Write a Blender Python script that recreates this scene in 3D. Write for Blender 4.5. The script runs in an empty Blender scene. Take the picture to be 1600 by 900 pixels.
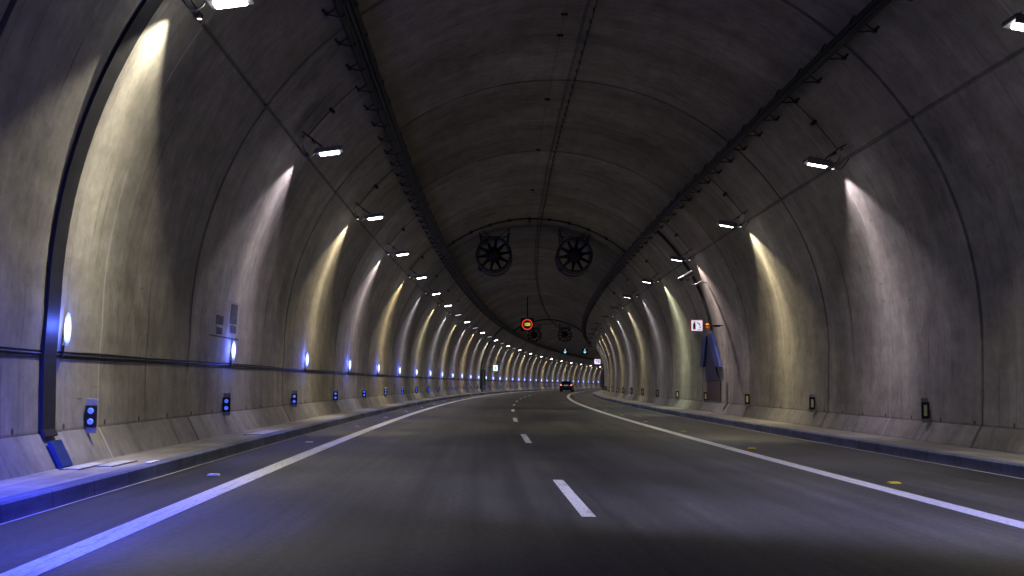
import bpy, math, random
from mathutils import Vector, Matrix
random.seed(7)
sin, cos, pi = math.sin, math.cos, math.pi
rad = math.radians
scn = bpy.context.scene
COL = scn.collection

# ------------------------------------------------------------------ alignment of the tunnel
R = 994.95                    # radius of the right-hand bend
CX, CH, CR = 1.842, 1.956, 6.336   # centre and radius of the vault
def W(off, s, z=0.0):
    a = s / R
    return Vector((R - (R - off) * cos(a), (R - off) * sin(a), z))
def head(s): return -s / R

# ------------------------------------------------------------------ mesh builder
class MB:
    def __init__(self): self.v = []; self.f = []; self.uv = {}; self.sm = False
    def add(self, vs, fs):
        n = len(self.v); self.v += [tuple(p) for p in vs]; self.f += [tuple(i + n for i in f) for f in fs]
        return self
    def box(self, c, s, rot=None, ch=0.0):
        x, y, z = s[0] / 2, s[1] / 2, s[2] / 2
        c = Vector(c)
        if ch <= 0:
            vs = [Vector((a * x, b * y, d * z)) for a in (-1, 1) for b in (-1, 1) for d in (-1, 1)]
            fs = [(0, 1, 3, 2), (4, 6, 7, 5), (0, 4, 5, 1), (2, 3, 7, 6), (0, 2, 6, 4), (1, 5, 7, 3)]
        else:
            vs = []; idx = {}
            for a in (-1, 1):
                for b in (-1, 1):
                    for d in (-1, 1):
                        for k in range(3):
                            q = [a * (x - ch), b * (y - ch), d * (z - ch)]
                            q[k] = (a * x, b * y, d * z)[k]
                            idx[(a, b, d, k)] = len(vs); vs.append(Vector(q))
            fs = []
            for k in range(3):
                o = [i for i in range(3) if i != k]
                for sg in (-1, 1):
                    loop = []
                    for (p, q) in ((-1, -1), (1, -1), (1, 1), (-1, 1)):
                        t = [0, 0, 0]; t[k] = sg; t[o[0]] = p; t[o[1]] = q
                        loop.append(idx[(t[0], t[1], t[2], k)])
                    fs.append(tuple(loop))
            for k in range(3):
                o = [i for i in range(3) if i != k]
                for p in (-1, 1):
                    for q in (-1, 1):
                        l = []
                        for (e, kk) in ((-1, o[0]), (1, o[0]), (1, o[1]), (-1, o[1])):
                            t = [0, 0, 0]; t[k] = e; t[o[0]] = p; t[o[1]] = q
                            l.append(idx[(t[0], t[1], t[2], kk)])
                        fs.append(tuple(l))
            for a in (-1, 1):
                for b in (-1, 1):
                    for d in (-1, 1):
                        fs.append((idx[(a, b, d, 0)], idx[(a, b, d, 1)], idx[(a, b, d, 2)]))
        if rot is not None: vs = [rot @ v for v in vs]
        return self.add([v + c for v in vs], fs)
    def tube(self, pts, r, n=8, cap=True):
        pts = [Vector(p) for p in pts]; rings = []
        rr = r if isinstance(r, (list, tuple)) else [r] * len(pts)
        vs = []; fs = []
        for i, p in enumerate(pts):
            t = (pts[min(i + 1, len(pts) - 1)] - pts[max(i - 1, 0)]).normalized()
            u = t.cross(Vector((0, 0, 1)))
            if u.length < .1: u = t.cross(Vector((1, 0, 0)))
            u.normalize(); w = t.cross(u)
            for k in range(n):
                a = 2 * pi * k / n
                vs.append(p + (u * cos(a) + w * sin(a)) * rr[i])
        for i in range(len(pts) - 1):
            for k in range(n):
                fs.append((i * n + k, i * n + (k + 1) % n, (i + 1) * n + (k + 1) % n, (i + 1) * n + k))
        if cap:
            fs.append(tuple(range(n))); fs.append(tuple((len(pts) - 1) * n + k for k in range(n)))
        return self.add(vs, fs)
    def lathe(self, prof, n=40, c=(0, 0, 0)):      # profile (y, r) about the y axis
        vs = []; fs = []; c = Vector(c)
        for (y, r) in prof:
            for k in range(n):
                a = 2 * pi * k / n
                vs.append(c + Vector((r * cos(a), y, r * sin(a))))
        for i in range(len(prof) - 1):
            for k in range(n):
                fs.append((i * n + k, i * n + (k + 1) % n, (i + 1) * n + (k + 1) % n, (i + 1) * n + k))
        return self.add(vs, fs)
    def prism(self, pts, y0, y1):                   # outline in (x,z), extruded along y
        n = len(pts)
        vs = [(x, y0, z) for x, z in pts] + [(x, y1, z) for x, z in pts]
        fs = [tuple(range(n)), tuple(range(2 * n - 1, n - 1, -1))] + [(i, (i + 1) % n, n + (i + 1) % n, n + i) for i in range(n)]
        return self.add(vs, fs)
    def ball(self, c, r, n=14, m=8):
        vs = []; fs = []; c = Vector(c)
        for i in range(m + 1):
            a = pi * i / m - pi / 2
            for k in range(n):
                b = 2 * pi * k / n
                vs.append(c + Vector((r[0] * cos(a) * cos(b), r[1] * cos(a) * sin(b), r[2] * sin(a))))
        for i in range(m):
            for k in range(n): fs.append((i * n + k, i * n + (k + 1) % n, (i + 1) * n + (k + 1) % n, (i + 1) * n + k))
        return self.add(vs, fs)
    def build(self, name, mat, parent=None, smooth=False, loc=None, fix=True):
        me = bpy.data.meshes.new(name); me.from_pydata(self.v, [], self.f)
        if fix:
            import bmesh
            bm = bmesh.new(); bm.from_mesh(me); bmesh.ops.remove_doubles(bm, verts=bm.verts, dist=1e-5)
            bmesh.ops.recalc_face_normals(bm, faces=bm.faces); bm.to_mesh(me); bm.free()
        if smooth:
            for p in me.polygons: p.use_smooth = True
        me.materials.append(mat)
        o = bpy.data.objects.new(name, me); COL.objects.link(o)
        if parent: o.parent = parent
        if loc is not None: o.location = loc
        return o

def tag(o, label=None, cat=None, group=None, kind=None):
    if label: o['label'] = label
    if cat: o['category'] = cat
    if group: o['group'] = group
    if kind: o['kind'] = kind
    return o
def thing(name, label, cat, loc=(0, 0, 0), rz=0.0, group=None):
    o = bpy.data.objects.new(name, None); COL.objects.link(o)
    o.empty_display_size = .2
    o.location = loc; o.rotation_euler = (0, 0, rz)
    return tag(o, label, cat, group)
def kids(o): return [c for c in bpy.data.objects if c.parent == o]
def snapshot(root):
    return [(c, kids(c)) for c in kids(root)]
def dup(root, snap, loc, rz, label=None, mat=None):
    r = root.copy(); COL.objects.link(r); r.location = loc; r.rotation_euler = (0, 0, rz)
    if label: r['label'] = label
    for c, gs in snap:
        d = c.copy(); COL.objects.link(d); d.parent = r
        if mat and c.name.split('.')[0] in mat:
            d.material_slots[0].link = 'OBJECT'; d.material_slots[0].material = mat[c.name.split('.')[0]]
        for g in gs:
            e = g.copy(); COL.objects.link(e); e.parent = d
            if mat and g.name.split('.')[0] in mat:
                e.material_slots[0].link = 'OBJECT'; e.material_slots[0].material = mat[g.name.split('.')[0]]
    return r
ORD = ('first second third fourth fifth sixth seventh eighth ninth tenth eleventh twelfth thirteenth fourteenth fifteenth '
       'sixteenth seventeenth eighteenth nineteenth twentieth twenty-first twenty-second twenty-third twenty-fourth twenty-fifth '
       'twenty-sixth twenty-seventh twenty-eighth twenty-ninth thirtieth thirty-first thirty-second thirty-third thirty-fourth '
       'thirty-fifth thirty-sixth thirty-seventh thirty-eighth thirty-ninth fortieth forty-first forty-second').split()

# ------------------------------------------------------------------ materials
def mat(name, col, rough=.6, metal=0.0, emit=None, es=0.0, noise=0.0, nscale=8.0, spec=.4, bump=0.0):
    m = bpy.data.materials.new(name); m.use_nodes = True
    nt = m.node_tree; b = nt.nodes['Principled BSDF']
    b.inputs['Base Color'].default_value = (*col, 1); b.inputs['Roughness'].default_value = rough
    b.inputs['Metallic'].default_value = metal; b.inputs['Specular IOR Level'].default_value = spec
    if emit: b.inputs['Emission Color'].default_value = (*emit, 1); b.inputs['Emission Strength'].default_value = es
    if noise > 0:
        tc = nt.nodes.new('ShaderNodeTexCoord'); n = nt.nodes.new('ShaderNodeTexNoise')
        n.inputs['Scale'].default_value = nscale; n.inputs['Detail'].default_value = 5
        nt.links.new(tc.outputs['Object'], n.inputs['Vector'])
        r = nt.nodes.new('ShaderNodeMapRange'); r.inputs['From Min'].default_value = .3; r.inputs['From Max'].default_value = .7
        r.inputs['To Min'].default_value = 1 - noise; r.inputs['To Max'].default_value = 1 + noise
        nt.links.new(n.outputs['Fac'], r.inputs['Value'])
        mx = nt.nodes.new('ShaderNodeMix'); mx.data_type = 'RGBA'; mx.blend_type = 'MULTIPLY'; mx.inputs[0].default_value = 1
        mx.inputs[6].default_value = (*col, 1); nt.links.new(r.outputs[0], mx.inputs[7]); nt.links.new(mx.outputs[2], b.inputs['Base Color'])
        if bump:
            bp = nt.nodes.new('ShaderNodeBump'); bp.inputs['Strength'].default_value = bump; bp.inputs['Distance'].default_value = .01
            nt.links.new(n.outputs['Fac'], bp.inputs['Height']); nt.links.new(bp.outputs[0], b.inputs['Normal'])
    return m

class NG:      # small node-graph helper working on the UV map (u = metres along the tunnel, v = metres around it)
    def __init__(self, m):
        self.nt = m.node_tree; self.N = self.nt.nodes; self.L = self.nt.links
    def uv(self):
        t = self.N.new('ShaderNodeUVMap'); t.uv_map = 'UVMap'; return t.outputs[0]
    def sep(self, v):
        s = self.N.new('ShaderNodeSeparateXYZ'); self.L.new(v, s.inputs[0]); return s.outputs
    def comb(self, x=0, y=0, z=0):
        c = self.N.new('ShaderNodeCombineXYZ')
        for i, q in enumerate((x, y, z)):
            if hasattr(q, 'links'): self.L.new(q, c.inputs[i])
            else: c.inputs[i].default_value = q
        return c.outputs[0]
    def m(self, op, a, b=0.0, c=0.0, clamp=False):
        n = self.N.new('ShaderNodeMath'); n.operation = op; n.use_clamp = clamp
        for i, q in enumerate((a, b, c)):
            if hasattr(q, 'links'): self.L.new(q, n.inputs[i])
            else: n.inputs[i].default_value = q
        return n.outputs[0]
    def noise(self, vec, scale=1, detail=4, rough=.55, dim='3D'):
        n = self.N.new('ShaderNodeTexNoise'); n.noise_dimensions = dim
        n.inputs['Scale'].default_value = scale; n.inputs['Detail'].default_value = detail; n.inputs['Roughness'].default_value = rough
        self.L.new(vec, n.inputs['Vector']); return n.outputs['Fac']
    def rng(self, v, a, b, c, d):
        n = self.N.new('ShaderNodeMapRange')
        for i, q in enumerate((a, b, c, d)): n.inputs[i + 1].default_value = q
        self.L.new(v, n.inputs[0]); return n.outputs[0]
    def white(self, v):
        n = self.N.new('ShaderNodeTexWhiteNoise'); n.noise_dimensions = '1D'; self.L.new(v, n.inputs['W']); return n.outputs['Value']
    def line(self, u, period, phase, half):     # 1 on thin lines repeated every period
        d = self.m('PINGPONG', self.m('SUBTRACT', u, phase), period / 2)
        return self.m('SUBTRACT', 1, self.m('DIVIDE', d, half), clamp=True)
    def scale(self, col, fac):
        n = self.N.new('ShaderNodeMix'); n.data_type = 'RGBA'; n.blend_type = 'MULTIPLY'; n.inputs[0].default_value = 1
        if hasattr(col, 'links'): self.L.new(col, n.inputs[6])
        else: n.inputs[6].default_value = (*col, 1)
        self.L.new(fac, n.inputs[7]); return n.outputs[2]
    def mix(self, f, a, b):
        n = self.N.new('ShaderNodeMix'); n.data_type = 'RGBA'
        if hasattr(f, 'links'): self.L.new(f, n.inputs[0])
        else: n.inputs[0].default_value = f
        for i, q in ((6, a), (7, b)):
            if hasattr(q, 'links'): self.L.new(q, n.inputs[i])
            else: n.inputs[i].default_value = (*q, 1)
        return n.outputs[2]
    def out(self, col, rough=None, bump=None, bs=.3, bd=.02):
        b = self.N['Principled BSDF']; self.L.new(col, b.inputs['Base Color'])
        if rough is not None:
            if hasattr(rough, 'links'): self.L.new(rough, b.inputs['Roughness'])
            else: b.inputs['Roughness'].default_value = rough
        if bump is not None:
            n = self.N.new('ShaderNodeBump'); n.inputs['Strength'].default_value = bs; n.inputs['Distance'].default_value = bd
            self.L.new(bump, n.inputs['Height']); self.L.new(n.outputs[0], b.inputs['Normal'])

JP = 7.97; J0 = 17.34            # construction joints of the lining
# vault outline from left haunch over the crown to the right haunch
def vault_pts():
    L = [(-4.49, .50), (-4.505, .9), (-4.515, 1.3)]
    out = list(L)
    a0 = math.atan2(CH - 1.75, CR)
    n = 110
    seams = [rad(90 - 34.05), rad(90 + 34.05)]
    A = [pi + a0 - (pi + 2 * a0) * i / n for i in range(n + 1)]
    res = []
    for a in A: res.append((a, 0))
    for q in (pi - rad(34.05), rad(34.05), pi / 2 - math.asin((2.03 - CX) / CR)):
        for d, g in ((.0055, 0), (.0035, 1), (-.0035, 1), (-.0055, 0)):
            res.append((q + d, g))
    res.sort(key=lambda t: -t[0])
    for a, g in res:
        r = CR + (.03 if g else 0)
        out.append((CX + r * cos(a), CH + r * sin(a)))
    return out + [(8.165, 1.3), (8.155, .9), (8.14, .50)]
VP = vault_pts()
SEAMV = []
_al = 0
for _i in range(1, len(VP)):
    _d = math.hypot(VP[_i][0] - VP[_i - 1][0], VP[_i][1] - VP[_i - 1][1])
    _r0 = math.hypot(VP[_i - 1][0] - CX, VP[_i - 1][1] - CH); _r1 = math.hypot(VP[_i][0] - CX, VP[_i][1] - CH)
    if VP[_i][1] > 2 and _r0 > CR + .02 and _r1 > CR + .02: SEAMV.append(_al + _d / 2)
    _al += _d
VTOT = _al
def concrete(name, base, panel=True, joint=0):
    m = mat(name, base, .85, spec=.25); g = NG(m)
    u, v, _ = g.sep(g.uv())
    big = g.noise(g.comb(g.m('MULTIPLY', u, .35), g.m('MULTIPLY', v, .3)), 1, 5, .6)
    streak = g.noise(g.comb(g.m('MULTIPLY', u, 1.9), g.m('MULTIPLY', v, .30), 3.3), 1, 6, .66)
    fine = g.noise(g.comb(g.m('MULTIPLY', u, 9), g.m('MULTIPLY', v, 6), 1.7), 1, 6, .7)
    cross = g.noise(g.comb(g.m('MULTIPLY', u, .5), g.m('MULTIPLY', v, 3.2), 9.1), 1, 4, .6)
    f = g.m('MULTIPLY', g.rng(big, .3, .7, .68, 1.30), g.rng(streak, .3, .72, .84, 1.15))
    f = g.m('MULTIPLY', f, g.rng(fine, .3, .7, .86, 1.14))
    f = g.m('MULTIPLY', f, g.rng(cross, .35, .65, .93, 1.07))
    if panel:
        ring = g.m('FLOOR', g.m('DIVIDE', g.m('SUBTRACT', u, J0), JP))
        half = g.m('FLOOR', g.m('DIVIDE', g.m('SUBTRACT', u, J0), JP / 2))
        board = g.m('FLOOR', g.m('DIVIDE', g.m('SUBTRACT', u, J0), JP / 14))
        f = g.m('MULTIPLY', f, g.rng(g.white(ring), 0, 1, .86, 1.14))
        f = g.m('MULTIPLY', f, g.rng(g.white(g.m('ADD', half, .37)), 0, 1, .93, 1.07))
        f = g.m('MULTIPLY', f, g.rng(g.white(g.m('ADD', board, .71)), 0, 1, .95, 1.05))
        wob = g.m('ADD', u, g.rng(g.noise(g.comb(0, v, 5), .7, 3), .3, .7, -.012, .012))
        bl = g.line(wob, JP / 14, J0, .022)
        brk = g.rng(g.noise(g.comb(u, g.m('MULTIPLY', v, .5), 7), 1.1, 4), .42, .62, 0, 1)
        f = g.m('MULTIPLY', f, g.m('SUBTRACT', 1, g.m('MULTIPLY', g.m('MULTIPLY', bl, brk), .32)))
        jl = g.line(wob, JP, J0, .075)
        f = g.m('MULTIPLY', f, g.m('SUBTRACT', 1, g.m('MULTIPLY', jl, .75)))
        for sv in SEAMV:
            sl = g.m('SUBTRACT', 1, g.m('DIVIDE', g.m('ABSOLUTE', g.m('SUBTRACT', v, sv)), .028), clamp=True)
            f = g.m('MULTIPLY', f, g.m('SUBTRACT', 1, g.m('MULTIPLY', sl, .6)))
        mot = g.noise(g.comb(g.m('MULTIPLY', u, 2.3), g.m('MULTIPLY', v, 1.9), 51), 1, 6, .68)
        f = g.m('MULTIPLY', f, g.rng(mot, .3, .7, .80, 1.20))
        # small holes and scuffs
        sc = g.noise(g.comb(g.m('MULTIPLY', u, 1.6), g.m('MULTIPLY', v, 9), 21), 1, 2)
        f = g.m('MULTIPLY', f, g.m('SUBTRACT', 1, g.rng(sc, .72, .76, 0, .35)))
        # bolt holes just above the haunch
        du = g.m('PINGPONG', g.m('SUBTRACT', u, .3), .665)
        for bv in (.06, VTOT - .06):
            dv = g.m('ABSOLUTE', g.m('SUBTRACT', v, bv))
            dd = g.m('SQRT', g.m('ADD', g.m('MULTIPLY', du, du), g.m('MULTIPLY', dv, dv)))
            f = g.m('MULTIPLY', f, g.rng(dd, .025, .045, .25, 1))
            f = g.m('MULTIPLY', f, g.rng(g.m('ABSOLUTE', g.m('SUBTRACT', v, bv + (-.045 if bv < 1 else .045))), .0, .035, .55, 1))
        # drips: narrow leaks running down from random heights
        dr = g.noise(g.comb(g.m('MULTIPLY', u, 5.5), g.m('MULTIPLY', v, .11), 61), 1, 3, .5)
        dg = g.rng(g.noise(g.comb(g.m('MULTIPLY', u, .4), g.m('MULTIPLY', v, .4), 67), 1, 2), .5, .62, 0, 1)
        f = g.m('MULTIPLY', f, g.m('SUBTRACT', 1, g.m('MULTIPLY', g.rng(dr, .62, .70, 0, .42), dg)))
        # dark water stains
        st = g.noise(g.comb(g.m('MULTIPLY', u, .8), g.m('MULTIPLY', v, .45), 31), 1, 5, .65)
        f = g.m('MULTIPLY', f, g.rng(st, .58, .75, 1, .62))
        hl = g.line(u, JP, J0 + JP / 2, .035)
        hb = g.rng(g.noise(g.comb(u, g.m('MULTIPLY', v, .4), 11), 1, 3), .44, .5, 0, 1)
        side = g.m('GREATER_THAN', g.white(g.m('ADD', ring, .11)), .45)
        tint = g.mix(g.rng(g.noise(g.comb(g.m('MULTIPLY', u, .2), g.m('MULTIPLY', v, .2), 41), 1, 3), .35, .65, 0, 1), base, (base[0] * .96, base[1] * .97, base[2] * 1.08))
        c = g.scale(tint, f)
        c = g.mix(g.m('MULTIPLY', g.m('MULTIPLY', hl, hb), .55), c, g.mix(side, (.05, .05, .048), (.55, .53, .5)))
        g.out(c, .88, g.m('ADD', fine, g.m('MULTIPLY', jl, -3)), .35, .015)
    else:
        if joint:
            ju = g.line(g.m('ADD', u, g.m('MULTIPLY', g.noise(g.comb(0, v, 2), 4, 2), .02)), joint, .4, .016)
            f = g.m('MULTIPLY', f, g.m('SUBTRACT', 1, g.m('MULTIPLY', ju, .6)))
            bs = g.m('FLOOR', g.m('DIVIDE', g.m('SUBTRACT', u, .4), joint))
            f = g.m('MULTIPLY', f, g.rng(g.white(bs), 0, 1, .86, 1.12))
            dirt = g.noise(g.comb(g.m('MULTIPLY', u, .7), g.m('MULTIPLY', v, 7), 81), 1, 6, .7)
            f = g.m('MULTIPLY', f, g.rng(dirt, .45, .7, 1, .6))
        g.out(g.scale(base, f), .85, fine, .35, .012)
    return m

M = {}
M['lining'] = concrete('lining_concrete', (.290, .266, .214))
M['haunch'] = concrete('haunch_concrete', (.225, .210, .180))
M['walk'] = concrete('sidewalk_concrete', (.27, .255, .225), False, 4.0)
M['kerb'] = concrete('kerb_concrete', (.15, .165, .23), False, 1.0)

def asphalt():
    m = mat('asphalt', (.05, .05, .05), .62, spec=.4); g = NG(m)
    u, v, _ = g.sep(g.uv())
    grain = g.noise(g.comb(u, v), 16, 6, .85)
    patch = g.noise(g.comb(g.m('MULTIPLY', u, .12), g.m('MULTIPLY', v, .9), 2), 1, 5, .6)
    strk = g.noise(g.comb(g.m('MULTIPLY', u, .05), g.m('MULTIPLY', v, 5), 5), 1, 4, .6)
    blot = g.noise(g.comb(u, v, 8), .45, 5, .6)
    f = g.m('MULTIPLY', g.rng(grain, .36, .64, .55, 1.5), g.rng(patch, .32, .68, .62, 1.38))
    f = g.m('MULTIPLY', f, g.rng(strk, .3, .7, .72, 1.28))
    f = g.m('MULTIPLY', f, g.rng(blot, .35, .65, .80, 1.2))
    # wheel paths a little paler, shoulders darker
    for c in (-1.55, .15, 2.0, 3.6):
        d = g.m('ABSOLUTE', g.m('SUBTRACT', v, c))
        f = g.m('MULTIPLY', f, g.rng(d, 0, .75, 1.18, 1.0))
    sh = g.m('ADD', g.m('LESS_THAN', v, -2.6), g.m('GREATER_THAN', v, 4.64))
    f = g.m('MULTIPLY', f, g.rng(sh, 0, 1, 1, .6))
    for (a, b, k_) in ((46.2, 50.5, .62), (70, 74, .8), (93, 97, .75), (25.4, 25.52, .6)):  # darker bands; the first paints the shade under the fans into the asphalt
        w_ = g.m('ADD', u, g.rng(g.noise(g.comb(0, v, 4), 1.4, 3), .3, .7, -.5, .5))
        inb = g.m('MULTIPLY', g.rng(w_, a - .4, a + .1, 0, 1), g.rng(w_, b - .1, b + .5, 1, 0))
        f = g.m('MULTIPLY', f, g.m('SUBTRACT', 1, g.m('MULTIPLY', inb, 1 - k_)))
    seam = g.m('SUBTRACT', 1, g.m('DIVIDE', g.m('ABSOLUTE', g.m('SUBTRACT', g.m('ADD', v, g.rng(g.noise(g.comb(u, 0, 6), .6, 3), .3, .7, -.02, .02)), 1.22)), .014), clamp=True)
    f = g.m('MULTIPLY', f, g.m('SUBTRACT', 1, g.m('MULTIPLY', seam, .45)))
    oil = g.noise(g.comb(g.m('MULTIPLY', u, .9), g.m('MULTIPLY', v, 2.2), 14), 1, 5, .7)
    f = g.m('MULTIPLY', f, g.rng(oil, .58, .72, 1, .68))
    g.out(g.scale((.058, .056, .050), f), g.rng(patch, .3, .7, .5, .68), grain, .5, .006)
    return m
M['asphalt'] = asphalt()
def paint(name, col, lo=.75):
    m = mat(name, col, .55); g = NG(m); u, v, _ = g.sep(g.uv())
    n1 = g.noise(g.comb(g.m('MULTIPLY', u, 1.2), g.m('MULTIPLY', v, 12)), 1, 5, .7)
    n2 = g.noise(g.comb(u, v, 3), 30, 3)
    wear = g.m('MAXIMUM', g.rng(n1, .55, .68, 0, .6), g.rng(g.noise(g.comb(g.m('MULTIPLY', u, 5), g.m('MULTIPLY', v, 40), 9), 1, 4, .7), .56, .66, 0, .7))
    c = g.mix(wear, g.scale(col, g.rng(n2, .3, .7, lo, 1.08)), (.12, .12, .12))
    g.out(c, .5, n2, .2, .003); return m
M['line'] = paint('line_paint', (.78, .78, .76))
M['gutter'] = paint('gutter_mortar', (.42, .41, .40))

M['dark'] = mat('dark_painted_steel', (.018, .019, .024), .5, .3, noise=.25)
M['galv'] = mat('galvanised_steel', (.16, .165, .17), .5, .7, noise=.25, nscale=20)
M['tray'] = mat('tray_steel', (.030, .031, .035), .55, .5, noise=.35, nscale=6)
M['cable'] = mat('cable_rubber', (.012, .012, .014), .6)
M['body'] = mat('lamp_body', (.20, .20, .21), .45, .6, noise=.1)
M['bulbW'] = mat('warm_lamp_glass', (.8, .8, .8), .3, emit=(1, .96, .86), es=22)
M['bulbL'] = mat('lavender_lamp_glass', (.8, .8, .8), .3, emit=(.92, .88, 1), es=18)
M['addedlens'] = mat('added_washer_lens', (.8, .8, .8), .3, emit=(1, .95, .85), es=1.5)  # glowing lens of the added fitting by the wall
M['dimlens'] = mat('dim_lamp_glass', (.7, .7, .75), .3, emit=(.85, .82, 1), es=.8)
M['blue'] = mat('blue_lamp_glass', (.3, .4, .8), .3, emit=(.42, .52, 1), es=9)
def blue_lens():
    m = M['blue']; nt = m.node_tree; b = nt.nodes['Principled BSDF']
    tc = nt.nodes.new('ShaderNodeTexCoord'); vl = nt.nodes.new('ShaderNodeVectorMath'); vl.operation = 'MULTIPLY'; vl.inputs[1].default_value = (16, 0, 5.4)
    ln = nt.nodes.new('ShaderNodeVectorMath'); ln.operation = 'LENGTH'
    off = nt.nodes.new('ShaderNodeVectorMath'); off.operation = 'SUBTRACT'; off.inputs[1].default_value = (.02, 0, 0)
    nt.links.new(tc.outputs['Object'], off.inputs[0]); nt.links.new(off.outputs[0], vl.inputs[0]); nt.links.new(vl.outputs[0], ln.inputs[0])
    r = nt.nodes.new('ShaderNodeValToRGB'); r.color_ramp.elements[0].position = .25; r.color_ramp.elements[0].color = (.75, .85, 1, 1)
    r.color_ramp.elements[1].position = .92; r.color_ramp.elements[1].color = (.04, .08, .9, 1)
    nt.links.new(ln.outputs['Value'], r.inputs[0]); nt.links.new(r.outputs[0], b.inputs['Emission Color']); b.inputs['Emission Strength'].default_value = 2.2
blue_lens()
M['plate'] = mat('delineator_plate', (.30, .30, .30), .5, noise=.2, nscale=30)
M['black'] = mat('black_plastic', (.012, .012, .013), .45)
M['refl'] = mat('blue_reflector_glow', (.2, .3, .8), .25, emit=(.06, .14, 1), es=.75)  # glow put into the colour for light the reflectors throw back
M['yrefl'] = mat('reflective_strip', (.80, .82, .42), .3, emit=None)
M['yellow'] = mat('yellow_stud', (.90, .66, .03), .35)
M['whitestud'] = mat('white_stud', (.75, .75, .75), .35)
M['duct'] = mat('duct_cover', (.010, .010, .014), .6, noise=.3, nscale=5)
M['bluerub'] = mat('blue_plastic', (.016, .032, .13), .45, noise=.2, nscale=9)
M['white'] = mat('white_paint', (.75, .75, .75), .5)
M['coverpl'] = mat('cover_plate_paint', (.42, .42, .42), .6, noise=.3, nscale=6)
M['signlit'] = mat('lit_white_panel', (.8, .8, .8), .4, emit=(.80, .84, 1), es=.8)
M['signfar'] = mat('lit_lavender_panel', (.7, .7, .8), .4, emit=(.62, .58, 1), es=.75)
M['signblue'] = mat('lit_blue_panel', (.5, .7, .9), .4, emit=(.50, .75, 1), es=1.5)
M['red'] = mat('red_paint', (.55, .03, .03), .45, emit=(.8, .06, .05), es=.12)
M['navy'] = mat('navy_print', (.02, .04, .22), .5)
M['amber'] = mat('amber_lamp', (.8, .25, .02), .3, emit=(1, .35, .03), es=.3)
M['ledred'] = mat('red_led', (.3, .02, .02), .4, emit=(1, .07, .04), es=.65)
M['ledamb'] = mat('amber_led', (.3, .2, .02), .4, emit=(1, .80, .08), es=1.1)
M['ledcyan'] = mat('cyan_led', (.1, .3, .4), .4, emit=(.35, .78, 1), es=1.5)
M['tail'] = mat('tail_light', (.5, .02, .02), .3, emit=(1, .25, .14), es=1.6)
M['glass'] = mat('car_glass', (.012, .014, .018), .08, spec=.8)
M['carpaint'] = mat('dark_car_paint', (.018, .018, .030), .25, .4, spec=.8)
M['tyre'] = mat('tyre_rubber', (.012, .012, .012), .8)
M['rim'] = mat('wheel_rim', (.35, .35, .36), .35, .9)
M['numpl'] = mat('number_plate', (.7, .7, .72), .4, emit=(.9, .85, 1), es=.12)
M['fan'] = mat('fan_steel', (.055, .056, .068), .5, .5, noise=.25, nscale=5)
M['blade'] = mat('fan_blade', (.020, .020, .032), .45, .5)
M['brown'] = mat('brown_door', (.07, .048, .040), .6, noise=.3, nscale=4)
M['cctv'] = mat('camera_housing', (.30, .28, .26), .4)
M['stencil'] = mat('stencil_paint', (.11, .11, .11), .95, spec=.0, noise=.35, nscale=14)
M['stencilw'] = mat('pale_stencil_paint', (.30, .30, .30), .95, spec=.0, noise=.3, nscale=14)

# ------------------------------------------------------------------ sweeping a section along the tunnel
S0, S1 = -60.0, 335.0
def svals(fine=True, joints=False):
    out = []; s = S0
    while s < S1:
        out.append(s); s += (1.0 if s < 60 else 2.0)
    out.append(S1)
    return out
def sweep(name, prof, ss, m, parent=None, smooth=False, dz=None, close=False, v0=0.0):
    """prof: list of (off, z); ss: stations; returns an object with UV in metres"""
    vs = []; n = len(prof)
    al = [v0]
    for i in range(1, n): al.append(al[-1] + math.hypot(prof[i][0] - prof[i - 1][0], prof[i][1] - prof[i - 1][1]))
    for s in ss:
        for k, (o, z) in enumerate(prof):
            if dz: o2, z2 = dz(s, k, o, z)
            else: o2, z2 = o, z
            vs.append(W(o2, s, z2))
    fs = []; uvs = []
    for i in range(len(ss) - 1):
        for k in range(n - 1):
            fs.append((i * n + k, i * n + k + 1, (i + 1) * n + k + 1, (i + 1) * n + k))
            uvs += [(ss[i], al[k]), (ss[i], al[k + 1]), (ss[i + 1], al[k + 1]), (ss[i + 1], al[k])]
    me = bpy.data.meshes.new(name); me.from_pydata([tuple(v) for v in vs], [], fs)
    ul = me.uv_layers.new(name='UVMap')
    for i, q in enumerate(uvs): ul.data[i].uv = q
    if smooth:
        for p in me.polygons: p.use_smooth = True
    me.materials.append(m)
    o = bpy.data.objects.new(name, me); COL.objects.link(o)
    if parent: o.parent = parent
    return o

ss = set(svals())
jn = []
k = -9
while J0 + k * JP < S1 - 1:
    j = J0 + k * JP; jn.append(j); k += 1
for j in jn:
    for d in (-.05, -.03, .03, .05): ss.add(j + d)
ss = sorted(ss)
def groove(s, k, o, z):
    for j in jn:
        if abs(s - j) < .035:
            dx, dzz = o - CX, z - CH
            if z < CH: dzz = 0
            l = math.hypot(dx, dzz)
            return o + dx / l * .05, z + dzz / l * .05
    return o, z
tunnel = thing('tunnel_lining', 'grey concrete tunnel vault curving right over the whole road', 'tunnel')
sweep('vault', VP, ss, M['lining'], tunnel, smooth=False, dz=groove)
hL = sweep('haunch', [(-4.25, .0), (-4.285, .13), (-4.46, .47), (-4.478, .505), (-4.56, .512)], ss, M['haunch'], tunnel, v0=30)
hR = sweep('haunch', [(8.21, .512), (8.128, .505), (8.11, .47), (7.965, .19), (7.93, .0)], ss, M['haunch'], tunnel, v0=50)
# smooth shading of the vault only by fine facets: auto via angle
for o in (bpy.data.objects['vault'],):
    for p in o.data.polygons: p.use_smooth = True
    import bmesh
    bm = bmesh.new(); bm.from_mesh(o.data)
    for e in bm.edges:
        if len(e.link_faces) == 2 and e.calc_face_angle(0) > rad(15): e.smooth = False
    bm.to_mesh(o.data); bm.free()

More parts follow.
